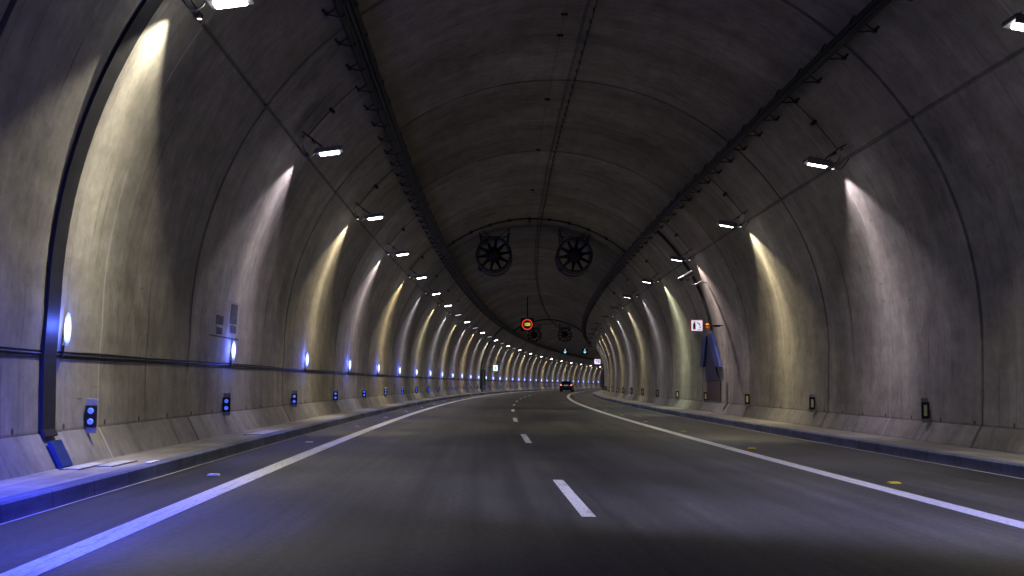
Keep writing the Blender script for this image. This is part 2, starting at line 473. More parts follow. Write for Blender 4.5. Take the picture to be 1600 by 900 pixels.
# the ground outside the tube and under it, the road, the pavements, the kerbs
gr = MB(); gr.add([(-700, -700, -.6), (900, -700, -.6), (900, 900, -.6), (-700, 900, -.6)], [(0, 1, 2, 3)])
tag(gr.build('ground', mat('soil', (.10, .08, .06), .9, noise=.3, nscale=.5), fix=False), kind='structure')
base_ss = svals()
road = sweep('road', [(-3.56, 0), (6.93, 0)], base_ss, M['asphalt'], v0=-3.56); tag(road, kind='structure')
wl = sweep('pavement', [(-4.32, .148), (-3.63, .150)], base_ss, M['walk'], v0=70); tag(wl, kind='structure')
wr = sweep('pavement', [(7.0, .165), (8.02, .168)], base_ss, M['walk'], v0=80); tag(wr, kind='structure')
kl = sweep('kerb', [(-3.62, .02), (-3.632, .152), (-3.625, .158), (-3.50, .158), (-3.482, .142), (-3.476, -.02)], base_ss, M['kerb'], v0=90)
tag(kl, kind='structure')
kr = sweep('kerb', [(6.848, -.02), (6.853, .150), (6.872, .172), (7.0, .173), (7.005, .05)], base_ss, M['kerb'], v0=100)
tag(kr, kind='structure')
sweep('gutter_joint', [(6.80, .004), (6.845, .006)], base_ss, M['gutter'], road, v0=6.8)
sweep('gutter_joint', [(-3.475, .006), (-3.455, .004)], base_ss, M['gutter'], road, v0=-3.5)
AL, AR, AC = -2.478, 4.522, 1.014
sweep('edge_line', [(AL - .11, .004), (AL + .11, .004)], base_ss, M['line'], road, v0=AL)
sweep('edge_line', [(AR - .11, .004), (AR + .11, .004)], base_ss, M['line'], road, v0=AR)
n = -2
while 12.59 + 11.11 * n < 300:
    e = 12.59 + 11.11 * n; b = e - 3.45
    sweep('lane_dash', [(AC - .06, .004), (AC + .06, .004)], [b, b + .9, b + 1.75, b + 2.6, e], M['line'], road, v0=AC + n)
    n += 1

# ------------------------------------------------------------------ vault-mounted runs
def pol(deg, dr=0.0):        # position on the vault at an angle from the crown (negative: left), dr metres inside it
    a = rad(deg); return (CX + (CR - dr) * sin(a), CH + (CR - dr) * cos(a))
def run_ss(a, b, step=2.0):
    out = [a]
    while out[-1] + step < b: out.append(out[-1] + step)
    out.append(b); return out

def tray(label, sgn, a_in, a_out, a_tip, s_a, s_b):
    t = thing('cable_tray', label, 'cable tray', W(0, 0), 0)
    d0, d1 = .16, .26
    pr = [pol(sgn * a_in, d0), pol(sgn * a_in, d1), pol(sgn * a_out, d1), pol(sgn * a_out, d0 - .03), pol(sgn * (a_out - .1), d0), pol(sgn * (a_in + .1), d0 + .0), pol(sgn * a_in, d0)]
    sweep('tray', pr, run_ss(s_a, s_b), M['tray'], t)
    for q, rr in ((.25, .022), (.5, .03), (.72, .02)):
        c = pol(sgn * (a_in + (a_out - a_in) * q), d1 + rr)
        mb = MB(); mb.tube([W(c[0] + .01 * sin(i * 1.7 + q * 9), s, c[1] + .006 * sin(i * 2.3)) for i, s in enumerate(run_ss(s_a, s_b, 3))], rr, 6)
        mb.build('cable', M['cable'], t, True)
    # brackets
    ss = []; s = 16.1 % 1.42
    while s < s_b:
        if s > s_a: ss.append(s)
        s += 1.42
    seen = [s for s in ss if s > 12][:100]
    def brk(mb, s):
        p0 = pol(sgn * (a_in - .2), .13); p1 = pol(sgn * a_tip, .10); p2 = pol(sgn * a_tip, -.02)
        q0 = pol(sgn * a_in, .275); q1 = pol(sgn * (a_out + .1), .275)
        for (a, b, r) in ((p0, p1, .014), (p1, p2, .022), (q0, q1, .012), (q1, p1, .013), (q0, p0, .012)):
            mb.tube([W(a[0], s, a[1]), W(b[0], s, b[1])], r, 4)
        mb.box(W(p1[0], s, p1[1]), (.06, .07, .06))
    for s in seen:
        mb = MB(); brk(mb, s); mb.build('bracket', M['tray'], t)
    rest = [s for s in ss if s not in seen and s > 12]
    if rest:
        mb = MB()
        for s in rest: brk(mb, s)
        tag(mb.build('far_brackets', M['tray'], t), kind='stuff')
    return t
tray('dark cable tray running along the upper left side of the vault', -1, 37.3, 40.2, 41.6, -10, 290)
tray('dark cable tray running along the upper right side of the vault', 1, 39.2, 41.0, 42.6, -10, 150)

# cable with clips along the crown, and the thin wire left of it
def crown_cable(name, label, off, drop, r, pitch, s_a, s_b, wig):
    t = thing(name, label, 'cable')
    zc = lambda o: CH + math.sqrt(CR ** 2 - (o - CX) ** 2)
    pts = []
    for i, s in enumerate(run_ss(s_a, s_b, pitch)):
        o = off + wig * sin(s * .33); pts.append(W(o, s, zc(o) - drop - (.012 if i % 2 else 0)))
    MB().tube(pts, r, 6).build('cable', M['cable'], t, True)
    cs = run_ss(s_a, s_b, pitch * 2)
    def clip(mb, s):
        o = off + wig * sin(s * .33); mb.box(W(o, s, zc(o) - drop * .5), (.045, .04, drop + r * 2.2))
    vis = [s for s in cs if s > 14][:100]
    for s in vis:
        mb = MB(); clip(mb, s); mb.build('clip', M['black'], t)
    mb = MB()
    for s in cs:
        if s > vis[-1] + .01: clip(mb, s)
    if mb.v: tag(mb.build('far_clips', M['black'], t), kind='stuff')
crown_cable('ceiling_cable', 'black cable clipped along the crown of the vault', 2.16, .07, .014, .34, 6, 160, .012)
t = thing('ceiling_wire', 'thin wire running along the ceiling left of the clipped cable', 'wire')
MB().tube([W(1.62, s, 8.245) for s in run_ss(8, 60, 4)], .004, 5).build('wire', M['cable'], t)
for s in (16.2, 20.6, 21.9, 27, 33, 40, 48):
    MB().box(W(1.62, s, 8.26), (.13, .05, .05)).build('fixing', M['black'], t)
for (o, s) in ((2.9, 17.3), (2.75, 20.3), (1.25, 19.2), (2.3, 26.8)):
    pass

# conduit along the left wall just under the blue lamps
t = thing('wall_conduit', 'dark horizontal cable conduit fixed along the left wall under the blue lamps', 'conduit')
def wob_line(off, z, r, s_a, s_b, seed, amp=.008):
    rr = random.Random(seed); return [W(off + rr.uniform(-.003, .003), s, z + rr.uniform(-amp, amp)) for s in run_ss(s_a, s_b, 1.6)], r
p_, r_ = wob_line(-4.512, 1.385, .011, -4, 285, 3); MB().tube(p_, r_, 6).build('cable', M['cable'], t, True)
p_, r_ = wob_line(-4.510, 1.348, .015, -4, 285, 5); MB().tube(p_, r_, 6).build('cable', M['cable'], t, True)
p_, r_ = wob_line(-4.513, 1.318, .008, -4, 285, 6); MB().tube(p_, r_, 6).build('cable', M['cable'], t, True)
def wall_off(z, sd):
    if z < 1.75: return -4.515 if sd < 0 else 8.165
    return CX + sd * math.sqrt(CR ** 2 - (z - CH) ** 2)

# the broad dark cable ducts that climb the wall
def arc_pts(z0, deg1, sd, dr):
    """points (off,z) from low on a wall up to vault angle deg1"""
    out = [(-4.28 + .17 * 0 if sd < 0 else 7.95, .155), (-4.45 if sd < 0 else 8.10, .47), (-4.49 if sd < 0 else 8.135, .55), (-4.515 if sd < 0 else 8.165, 1.3)]
    out = [(o - sd * dr, z) for o, z in out]
    a = -90 if sd < 0 else 90
    st = 2.5 if sd < 0 else -2.5
    q = a + (0 if sd < 0 else 0)
    while (q <= deg1 if sd < 0 else q >= deg1):
        out.append(pol(q, dr)); q += st
    return [p for p in out if p[1] >= z0]
def strip(name, pts, s, w, th, m, parent):
    mb = MB(); n = len(pts); vs = []
    nrm = []
    for i in range(n):
        a = pts[max(i - 1, 0)]; b = pts[min(i + 1, n - 1)]
        tx, tz = b[0] - a[0], b[1] - a[1]; l = math.hypot(tx, tz); nrm.append((tz / l, -tx / l))
    for i, (o, z) in enumerate(pts):
        nx, nz = nrm[i]
        if nx * (CX - o) + nz * (CH - z) < 0: nx, nz = -nx, -nz
        for (d, e) in ((0, 0), (th, .01), (th, w - .01), (0, w)):
            vs.append(W(o + nx * d, s + e, z + nz * d))
    fs = []
    for i in range(n - 1):
        for k in range(4): fs.append((i * 4 + k, i * 4 + (k + 1) % 4, (i + 1) * 4 + (k + 1) % 4, (i + 1) * 4 + k))
    fs += [(0, 1, 2, 3), tuple((n - 1) * 4 + k for k in range(4))]
    mb.add(vs, fs); return mb.build(name, m, parent)
t = thing('cable_duct', 'broad dark duct strip climbing the left wall behind the nearest blue lamp', 'cable duct')
ap = arc_pts(0, -42, -1, 0.01)
strip('duct_cover', [p for p in ap if p[1] > .36], 11.58, .36, .03, M['duct'], t)
strip('duct_foot', [(-4.27, .152), (-4.33, .27), (-4.385, .37), (-4.41, .42)], 11.60, .32, .04, M['bluerub'], t)
t = thing('cable_duct', 'dark duct strip climbing the far left wall beside the lit exit sign', 'cable duct')
strip('duct_cover', arc_pts(0, -40, -1, .01), 110.0, .5, .10, M['duct'], t)
t = thing('cable_duct', 'dark duct strip rising on the right wall over the fire extinguisher sign', 'cable duct')
strip('duct_cover', [p for p in arc_pts(2.9, 41, 1, .01)], 38.6, .13, .09, M['duct'], t)
# conduits across the crown at the fans
def arch_conduit(label, s, d0, d1, r, group=None):
    t = thing('arch_conduit', label, 'conduit')
    q = d0; pts = []
    while q <= d1: c = pol(q, .06); pts.append(W(c[0], s, c[1])); q += 2
    MB().tube(pts, r, 6).build('pipe', M['cable'], t, True)
    for q in range(int(d0) + 4, int(d1) - 3, 8):
        c = pol(q, .05); MB().box(W(c[0], s, c[1]), (.14, .06, .14)).build('clamp', M['black'], t)
arch_conduit('dark conduit arching across the vault above the near pair of fans', 46.9, -38, 40, .035)
arch_conduit('dark conduit arching across the vault above the far pair of fans', 122, -38, 40, .07)

# ------------------------------------------------------------------ tunnel luminaires
def make_lamp(sd, name_label):
    t = thing('tunnel_lamp', name_label, 'tunnel light', (0, 0, 0), 0, 'white lamps along the %s side of the vault' % ('left' if sd < 0 else 'right'))
    # local x points to the road axis (mirrored by sd); origin = centre of lamp body
    i = -sd
    R_ = Matrix.Rotation(rad(9) * i * -1, 3, 'Y')
    b = MB(); b.box((0, 0, .035), (.50, .34, .07), R_, .015)
    for q in (-.18, -.09, 0, .09, .18): b.box(R_ @ Vector((q, 0, .085)), (.012, .30, .04), R_)
    bo = b.build('body', M['body'], t)
    l = MB(); l.box(R_ @ Vector((.0, 0, -.018)), (.36, .18, .035), R_, .015); l.build('lens', M['bulbW'], t)
    h = MB()
    h.box(R_ @ Vector((0, -.185, .01 if sd < 0 else -.008)), (.50, .012, .06 if sd < 0 else .096), R_); h.build('visor', M['body'], t)
    a = MB()
    a.tube([(sd * .12, .1, .09), (sd * .42, .1, .32), (sd * .62, .1, .42)], .009, 5)
    a.tube([(sd * .12, -.1, .09), (sd * .42, -.1, .32), (sd * .62, -.1, .42)], .009, 5)
    a.box((sd * .30, 0, .20), (.04, .22, .04)); a.build('arm', M['dark'], t)
    c = MB(); c.tube([(sd * .27, 0, .03), (sd * .30, 0, -.05), (sd * .37, 0, -.10), (sd * .45, 0, -.09), (sd * .52, 0, .0), (sd * .60, 0, .12)], .013, 6)
    c.build('flex_conduit', M['galv'], t, True)
    j = MB(); j.box((sd * .56, .20, .36), (.09, .14, .08), None, .01); j.build('junction_box', M['black'], t)
    w = MB(); w.tube([(sd * .56, .85, .085), (sd * .56, .85, .13), (sd * .56, .85, .16)], [.04, .045, .02], 10); w.tube([(sd * .56, .85, .15), (sd * .60, .6, .22), (sd * .56, .2, .34)], .010, 5)  # small fitting added near the wall to carry the wall beams
    wo = w.build('added_washer', M['black'], t)
    MB().tube([(sd * .56, .85, .080), (sd * .56, .85, .084)], .03, 10).build('lens_disc', M['addedlens'], wo)
    return t
LH = 5.327; LX = 4.61
lampL = make_lamp(-1, 'lamp'); snL = snapshot(lampL)
lampR = make_lamp(1, 'lamp'); snR = snapshot(lampR)
def colour(k): return 'warm white' if k % 2 == 0 else 'lavender white'
SPOTS = []
warm = [(1, .93, .74), (1, .86, .56), (1, .80, .44), (1, .90, .62), (1, .87, .58), (1, .78, .44)]
cool = [(.86, .76, .92), (.88, .76, .80), (.86, .80, .95), (.80, .80, .95)]
def lights_at(sd, k, s):
    o = CX + sd * LX; p = W(o, s, LH - .05)
    even = k % 2 == 0
    col = warm[(k // 2) % 6] if even else cool[(k // 2) % 4]
    if sd > 0 and k == 4: col = (.93, 1, .70)
    if sd > 0 and k == 3: col = (.90, .74, .76)
    SPOTS.append((sd, k, s, p, col, even))
nL = 0
used = {}
for k in range(0, 34):
    s = 12.0 + 8.0 * k
    loc = W(CX - LX, s, LH)
    lab = '%s lamp, %s in the left row counting from the camera' % (colour(k), ORD[k])
    mt = {'lens': M['bulbW'] if k % 2 == 0 else (M['bulbL'] if k < 7 else M['dimlens'])}
    if k == 0:
        lampL.location = loc; lampL.rotation_euler = (0, 0, head(s)); lampL['label'] = lab
    else: dup(lampL, snL, loc, head(s), lab, mt)
    lights_at(-1, k, s)
for k in range(0, 15):
    s = 12.2 + 8.08 * k
    loc = W(CX + LX, s, LH)
    lab = '%s lamp, %s in the right row counting from the camera' % (colour(k), ORD[k])
    mt = {'lens': M['bulbW'] if k % 2 == 0 else (M['bulbL'] if k < 7 else M['dimlens'])}
    if k == 0:
        lampR.location = loc; lampR.rotation_euler = (0, 0, head(s)); lampR['label'] = lab
    else: dup(lampR, snR, loc, head(s), lab, mt)
    lights_at(1, k, s)
for k in range(15, 34): lights_at(1, k, 12.2 + 8.08 * k)
for k in (-1, -2, -3):
    lights_at(-1, k, 12 + 8 * k); lights_at(1, k, 12.2 + 8.08 * k)
# supply pipes from the trays down to the near lamps
def feed(sd, k, s):
    t = thing('supply_pipe', '%s thin dark pipe dropping from the %s cable tray to a lamp' % (ORD[k], 'left' if sd < 0 else 'right'), 'pipe', group='pipes feeding the lamps')
    a0, a1 = (41.5, 53.5)
    pts = []
    q = a0
    while q <= a1: c = pol(sd * q, .035); pts.append(W(c[0], s + .30, c[1])); q += 2
    MB().tube(pts, .009, 5).build('pipe', M['cable'], t, True)
    c = pol(sd * 47.5, .05); MB().box(W(c[0], s + .30, c[1]), (.07, .07, .15), Matrix.Rotation(rad(sd * 47.5 - 90 * 0), 3, 'Y'), .01).build('junction_box', M['black'], t)
for k in range(1, 9):
    feed(-1, k, 12 + 8 * k)
for k in range(1, 7):
    feed(1, k, 12.2 + 8.08 * k)

def spot(p, tgt, col, power, size, blend, radius):
    l = bpy.data.lights.new('spot_beam', 'SPOT'); l.energy = power; l.color = col
    l.spot_size = rad(size); l.spot_blend = blend; l.shadow_soft_size = radius
    o = bpy.data.objects.new('spot_beam', l); COL.objects.link(o); o.location = p
    d = (Vector(tgt) - Vector(p)).normalized(); o.rotation_euler = d.to_track_quat('-Z', 'Y').to_euler()
    return o
def point(p, col, power, radius):
    l = bpy.data.lights.new('lamp_glow', 'POINT'); l.energy = power; l.color = col; l.shadow_soft_size = radius
    o = bpy.data.objects.new('lamp_glow', l); COL.objects.link(o); o.location = p
    return o
for (sd, k, s, p, col, even) in SPOTS:
    pw = 1.0 if even else .6
    p2 = p + Vector((0, 0, -.06))
    if k == -1:  # unseen coloured spots added to tint the near kerb, edge lines and dash
        spot(p2, W(-4.5, 7.8, .2) if sd < 0 else W(4.3, 10.8, 0), (.022, .045, 1) if sd < 0 else (.36, .36, 1), 9500 if sd < 0 else 3800, 62 if sd < 0 else 56, 1.0, .08)
        if sd > 0: spot(p2, W(1.0, 10.4, 0), (.58, .58, 1), 2600, 26, 1.0, .08)
        continue
    sb = s + (.4 if k == 0 else .85)
    pw2 = W(CX + sd * 5.17, sb, 5.39)  # wall beams start at the added fitting, not at the lamp lens
    rj = random.Random(k * 7 + sd)
    bo = 1.5 if (k == 0 and sd < 0) else (1.15 if k < 3 else rj.uniform(.72, 1.3))
    jx, js = rj.uniform(-.12, .12), rj.uniform(-.5, .5)
    spot(pw2, W(CX + sd * (5.19 + jx * .3), sb + js * .4, 0), col, 245 * pw * bo, 113, .28, .03)
    spot(pw2, W(CX + sd * 5.6, sb + js * .3, 2.5), col, 170 * pw * bo, 84, .9, .03)
    spot(pw2, W(CX + sd * (6.1 + jx), sb + js * .3, 2.6), col, 400 * pw * bo, 44, 1.0, .03)
    if k < 0: continue
    spot(p2, W(CX + sd * .6, s, 0), (1, .93, .82) if even else (.93, .90, .95), (42 if s < 14 else 95 if s < 22 else 150) * (.5 + .5 * pw), 136, .5, .08)
    if s < 80:
        point(p + Vector((0, 0, -.14)), (.95, .93, .9) if even else (.80, .74, 1), 9 if k == 0 else 2.6, .10)

# ------------------------------------------------------------------ blue marker lamps on the left wall
def make_marker():
    t = thing('marker_lamp', 'x', 'marker light', (0, 0, 0), 0, 'blue marker lamps along the left wall')
    MB().ball((.02, 0, .0), (.036, .040, .185), 16, 12).build('lens', M['blue'], t, True)
    b = MB(); b.box((-.005, .045, 0), (.03, .03, .32), None, .005); b.box((-.03, .05, -.05), (.05, .03, .08)); b.build('housing', M['black'], t)
    c = MB(); c.tube([(-.03, .04, -.18), (-.03, .03, -.30)], .012, 5); c.build('cable', M['cable'], t)
    return t
mk = make_marker(); snM = snapshot(mk)
for k in range(0, 34):
    s = 12.1 + 8.0 * k; loc = W(-4.455, s, 1.63)
    lab = 'glowing blue marker lamp, %s along the left wall from the near end' % ORD[k]
    if k == 0: mk.location = loc; mk.rotation_euler = (0, 0, head(s)); mk['label'] = lab
    else: dup(mk, snM, loc, head(s), lab)
for k in range(-2, 34):
    s = 12.1 + 8.0 * k
    point(W(-4.30, s - .12, 1.66), (.08, .14, 1.0), 16, .05)
    if k < 6:
        spot(W(-4.28, s, 1.66), W(-1.5, s - .5, .0), (.04, .08, 1.0), 70, 110, .8, .1)
    if k == -1: spot(W(-4.28, s, 1.66), W(-3.7, 9.5, .0), (.03, .06, 1.0), 420, 85, 1.0, .1)  # extra unseen spot added to deepen the blue along the left kerb

# ------------------------------------------------------------------ delineators
def delin_left():
    t = thing('delineator', 'x', 'delineator', (0, 0, 0), 0, 'two-reflector delineators along the left wall')
    MB().box((0, 0, 0), (.135, .018, .40), None, .004).build('plate', M['plate'], t)
    MB().box((0, -.022, -.005), (.14, .026, .255), None, .006).build('black_panel', M['black'], t)
    for z in (.058, -.066):
        b = MB(); b.lathe([(-.036, .0), (-.048, .018), (-.044, .034), (-.034, .036)], 14, (0, 0, z)); b.build('reflector', M['refl'], t, True)
    MB().box((-.06, .02, -.02), (.07, .03, .06)).build('bracket', M['galv'], t)
    return t
def delin_right():
    t = thing('delineator', 'x', 'delineator', (0, 0, 0), 0, 'framed strip delineators along the right wall')
    MB().box((0, 0, 0), (.13, .018, .44), None, .004).build('plate', M['plate'], t)
    f = MB()
    for x in (-.052, .052): f.box((x, -.02, 0), (.038, .026, .27))
    for z in (-.122, .122): f.box((0, -.0205, z), (.14, .026, .05))
    f.build('black_frame', M['black'], t)
    MB().box((0, -.014, 0), (.066, .01, .20)).build('reflective_strip', M['yrefl'], t)
    MB().box((.065, .02, 0), (.07, .03, .06)).build('bracket', M['galv'], t)
    return t
dl = delin_left(); sn = snapshot(dl)
for k in range(0, 36):
    s = 12.9 + 6.72 * k; loc = W(-4.41, s, .66)
    lab = 'small black delineator with two blue dots, %s along the left wall base' % ORD[k]
    rz = head(s)
    rz += random.uniform(-.10, .10)
    if k == 0: dl.location = loc; dl.rotation_euler = (rad(0), 0, rz); dl['label'] = lab
    else: dup(dl, sn, loc, rz, lab)
dr = delin_right(); sn = snapshot(dr)
for k in range(0, 17):
    s = 19.4 + 6.9 * k; loc = W(8.06, s, .71)
    lab = 'black framed delineator with pale strip, %s along the right wall base' % ORD[k]
    if k == 0: dr.location = loc; dr.rotation_euler = (0, 0, head(s)); dr['label'] = lab
    else: dup(dr, sn, loc, head(s), lab)

# road studs
def stud(m): 
    mb = MB(); mb.prism([(-.065, .004), (.065, .004), (.055, .022), (-.055, .022)], -.055, .055); return mb, m
mb, m_ = stud(M['yellow']); base = mb.build('road_stud', M['yellow'], smooth=False)
for k in range(0, 18):
    s = 12.56 + 6.67 * k
    o = base if k == 0 else base.copy()
    if k: COL.objects.link(o)
    o.location = W(4.90, s, 0); o.rotation_euler = (0, 0, head(s))
    tag(o, 'yellow road stud outside the right edge line, %s from the camera' % ORD[k], 'road stud', 'yellow studs beside the right edge line')
mb, m_ = stud(M['whitestud']); base = mb.build('road_stud', M['whitestud'])
for k in range(0, 10):
    s = 12.7 + 6.9 * k
    o = base if k == 0 else base.copy()
    if k: COL.objects.link(o)
    o.location = W(-2.93, s, 0); o.rotation_euler = (0, 0, head(s))
    tag(o, 'white road stud outside the left edge line, %s from the camera' % ORD[k], 'road stud', 'white studs beside the left edge line')
# reflective kerb marker and the pavement covers
o = MB().box((0, 0, .012), (.07, .34, .02), None, .004).build('kerb_reflector', M['whitestud']); o.location = W(-3.56, 12.46, .156); o.rotation_euler = (0, 0, head(12.5))
tag(o, 'small white reflector lying on the left kerb top', 'reflector')
for i, (o_, s, w, l, lab) in enumerate(((-4.12, 11.95, .16, .85, 'pale narrow cover plate in the left pavement beside the duct foot'), (-3.92, 12.35, .16, .8, 'pale cover plate in the left pavement nearer the kerb'),
                                 (-3.80, 19.9, .28, 1.6, 'pale cover plate in the left pavement by the second delineator'))):
    t = thing('cover_plate', lab, 'cover plate', W(o_, s, .152), head(s))
    MB().box((0, 0, .005), (w, l, .012), None, .003).build('lid', M['coverpl'], t)
    f = MB()
    for x in (-w / 2 - .015, w / 2 + .015): f.box((x, 0, .003), (.022, l + .06, .012))
    f.build('frame', M['galv'], t)

# stencilled marks on the left wall
t = thing('wall_marking', 'faded dark stencil marks on the left wall above the second blue lamp', 'marking')
def wall_quad(mb, s_a, s_b, z_a, z_b, dr=.004):
    vs = []
    N = 4
    for i in range(N + 1):
        z = z_a + (z_b - z_a) * i / N; o = wall_off(z, -1) + dr
        vs += [W(o, s_a, z), W(o, s_b, z)]
    mb.add(vs, [(2 * i, 2 * i + 1, 2 * i + 3, 2 * i + 2) for i in range(N)])
def rect(sc, zc, w, h, m, nm, dr=.004):
    mb = MB(); wall_quad(mb, sc - w / 2, sc + w / 2, zc - h / 2, zc + h / 2, dr); mb.build(nm, m, t, fix=False)
rect(20.22, 2.30, .55, .36, M['stencil'], 'block'); rect(20.22, 2.02, .50, .14, M['stencil'], 'block')
rect(19.2, 2.14, .55, .16, M['stencil'], 'block'); rect(19.2, 1.95, .45, .12, M['stencil'], 'block')
rect(20.22, 2.51, 1.0, .03, M['stencilw'], 'stroke'); rect(19.6, 1.85, 2.2, .025, M['stencil'], 'stroke')
rect(19.2, 2.28, .8, .025, M['stencilw'], 'stroke'); rect(19.72, 2.15, .06, .45, M['stencilw'], 'stroke'); rect(20.7, 2.2, .06, .5, M['stencilw'], 'stroke')

# ------------------------------------------------------------------ jet fans
def make_fan():
    t = thing('jet_fan', 'x', 'jet fan')
    Ro = .80; Lf = 2.3
    MB().lathe([(0.10, .70), (.02, .735), (0, .765), (.02, Ro - .01), (.08, Ro), (.50, Ro), (.50, Ro + .025), (.56, Ro + .025), (.56, Ro),
                (1.74, Ro), (1.74, Ro + .025), (1.80, Ro + .025), (1.80, Ro), (Lf - .05, Ro), (Lf, .765), (Lf - .05, .72), (Lf - .3, .70), (.10, .70)], 56).build('housing', M['fan'], t, True)
    MB().lathe([(.06, 0), (.08, .14), (.13, .28), (.2, .33), (.75, .33), (.9, .2), (.95, 0)], 32).build('hub', M['blade'], t, True)
    for k in range(10):
        a = 2 * pi * k / 10 + .16
        vs = []
        for (r, w, tw) in ((.27, .10, .5), (.42, .075, .35), (.56, .055, .25), (.705, .06, .2)):
            for sgn in (-1, 1):
                for e in (-.012, .012):
                    x = sgn * w; y = .26 + sgn * tw * .14 + e
                    vs.append(Vector((r * cos(a) - x * sin(a), y, r * sin(a) + x * cos(a))))
        fs = []
        for i in range(3):
            b = i * 4
            fs += [(b, b + 1, b + 5, b + 4), (b + 2, b + 6, b + 7, b + 3), (b, b + 4, b + 6, b + 2), (b + 1, b + 3, b + 7, b + 5)]
        fs += [(0, 2, 3, 1), (12, 13, 15, 14)]
        MB().add(vs, fs).build('blade', M['blade'], t)
    for y in (.35, 1.95):
        b = MB()
        for sgn in (-1, 1):
            b.tube([(sgn * .60, y, .58), (sgn * .66, y, 1.16)], .028, 6)
            b.tube([(sgn * .16, y, .82), (sgn * .66, y, 1.14)], .018, 6)
            b.box((sgn * .68, y, 1.17), (.16, .16, .03))
        b.tube([(-.62, y, .83), (.62, y, .83)], .022, 6)
        b.build('hanger', M['fan'], t)
    b = MB(); b.box((-.62, 1.0, -.60), (.22, .5, .16), Matrix.Rotation(rad(45), 3, 'Y'), .02); b.build('terminal_box', M['fan'], t)
    b = MB(); b.tube([(-.45, .8, .68), (-.62, .7, .95), (-.70, .6, 1.2)], .03, 6); b.build('power_cable', M['cable'], t, True)
    return t
fan = make_fan(); snF = snapshot(fan)
for i, (o, s, z, lab) in enumerate(((.06, 48, 6.80, 'large dark jet fan hanging left of the crown cable'), (3.68, 48, 6.82, 'large dark jet fan hanging right of the crown cable'),
                                    (-.12, 128, 6.80, 'small distant jet fan partly behind the 100 speed sign'), (3.50, 128, 6.86, 'small distant jet fan to the right of the 100 speed sign'))):
    if i == 0: fan.location = W(o, s, z); fan.rotation_euler = (0, 0, head(s)); tag(fan, lab, 'jet fan', 'pairs of jet fans under the crown')
    else: dup(fan, snF, W(o, s, z), head(s), lab)

# ------------------------------------------------------------------ speed sign
def flat_text(body, size, name, m, parent, loc, ext=.006, xs=1.0):
    c = bpy.data.curves.new(name, 'FONT'); c.body = body; c.size = size; c.align_x = 'CENTER'; c.align_y = 'CENTER'; c.extrude = ext
    c.offset = size * .002
    tmp = bpy.data.objects.new(name + '_curve', c); me = bpy.data.meshes.new_from_object(tmp); me.name = name
    bpy.data.objects.remove(tmp); me.materials.clear(); me.materials.append(m)
    o = bpy.data.objects.new(name, me); COL.objects.link(o); o.parent = parent
    o.location = loc; o.rotation_euler = (rad(90), 0, 0); o.scale = (xs, 1, 1); return o
s = 90
t = thing('speed_sign', 'square black electronic sign showing amber 100 in a red ring', 'traffic sign', W(1.08, s, 5.94), head(s))
MB().box((0, .08, 0), (1.08, .16, 1.08), None, .02).build('cabinet', M['black'], t)
MB().lathe([(-.02, .36), (-.028, .37), (-.028, .435), (-.02, .445), (.0, .445), (.0, .36), (-.02, .36)], 48).build('red_ring', M['ledred'], t, True)
flat_text('100', .37, 'digits', M['ledamb'], t, (0, -.012, 0), .008, .92)
MB().tube([(0, .12, .54), (0, .12, 2.28)], .045, 8).build('pole', M['dark'], t)
v = MB()
v.box((0, -.07, .53), (1.08, .14, .02)); v.build('hood', M['black'], t)

# lane signals
def lane_signal(label, off, s, z):
    t = thing('lane_signal', label, 'lane signal', W(off, s, z), head(s), 'lane arrows hanging over the lanes')
    MB().box((0, .08, 0), (.95, .16, 1.0), None, .02).build('cabinet', M['black'], t)
    a = MB(); a.box((0, -.012, .12), (.075, .02, .60))
    for sg in (-1, 1):
        a.prism([(0, -.34), (sg * .24, -.10), (sg * .24, .0), (0, -.22)], -.022, -.002)
    a.build('arrow', M['ledcyan'], t)
    MB().tube([(0, .08, .5), (0, .08, 8.18 - z)], .04, 6).build('pole', M['dark'], t)
lane_signal('black signal box with cyan down arrow, over the left lane', -.61, 190, 6.71)
lane_signal('black signal box with cyan down arrow, over the right lane', 2.84, 190, 6.74)

# ------------------------------------------------------------------ distant exit signs and the dark door by the left one
t = thing('exit_sign', 'lit white box sign projecting from the far left wall', 'exit sign', W(-3.55, 117, 2.68), head(117))
MB().box((0, .06, 0), (.46, .12, .60), None, .01).build('light_box', M['signblue'], t)
p_ = MB(); p_.box((-.02, -.006, -.13), (.30, .006, .03)); p_.prism([(.02, -.10), (.10, -.10), (.04, .02), (-.02, .02)], -.008, -.002); p_.prism([(-.05, 0), (.09, .03), (.07, .10), (-.06, .09)], -.009, -.003)
p_.build('pictogram', M['navy'], t)
MB().tube([(-.23, .06, .1), (-.95, .06, .1)], .03, 6).build('arm', M['dark'], t)
t = thing('exit_door', 'dark recessed emergency door in the far left wall below the lit sign', 'door', W(-4.47, 113, .15), head(113))
f = MB()
for y in (-1.5, 1.5): f.box((.02, y, 1.05), (.16, .42, 2.1))
f.box((.022, 0, 2.2), (.15, 3.4, .2)); f.build('frame', M['duct'], t)
MB().box((-.02, 0, 1.05), (.06, 2.5, 2.1)).build('leaf', mat('grey_green_door', (.16, .18, .15), .5, noise=.2), t)
MB().box((.03, -.4, 1.05), (.06, .12, .05)).build('handle', M['galv'], t)
t = thing('exit_sign', 'lit lavender box sign at the far right where the wall bends away', 'exit sign', W(7.36, 128, 3.72), head(128))
MB().box((0, .06, 0), (.70, .12, .56), None, .01).build('light_box', M['signfar'], t)
p_ = MB()
p_.prism([(-.25, .14), (-.02, .14), (-.16, -.16), (-.22, -.16), (-.11, .08), (-.25, .08)], -.01, -.003)
p_.prism([(.04, .16), (.10, .16), (.10, .02), (.24, .16), (.30, .16), (.16, .0), (.30, -.16), (.22, -.16), (.10, -.04), (.10, -.16), (.04, -.16)], -.01, -.003)
p_.build('pictogram', M['navy'], t)
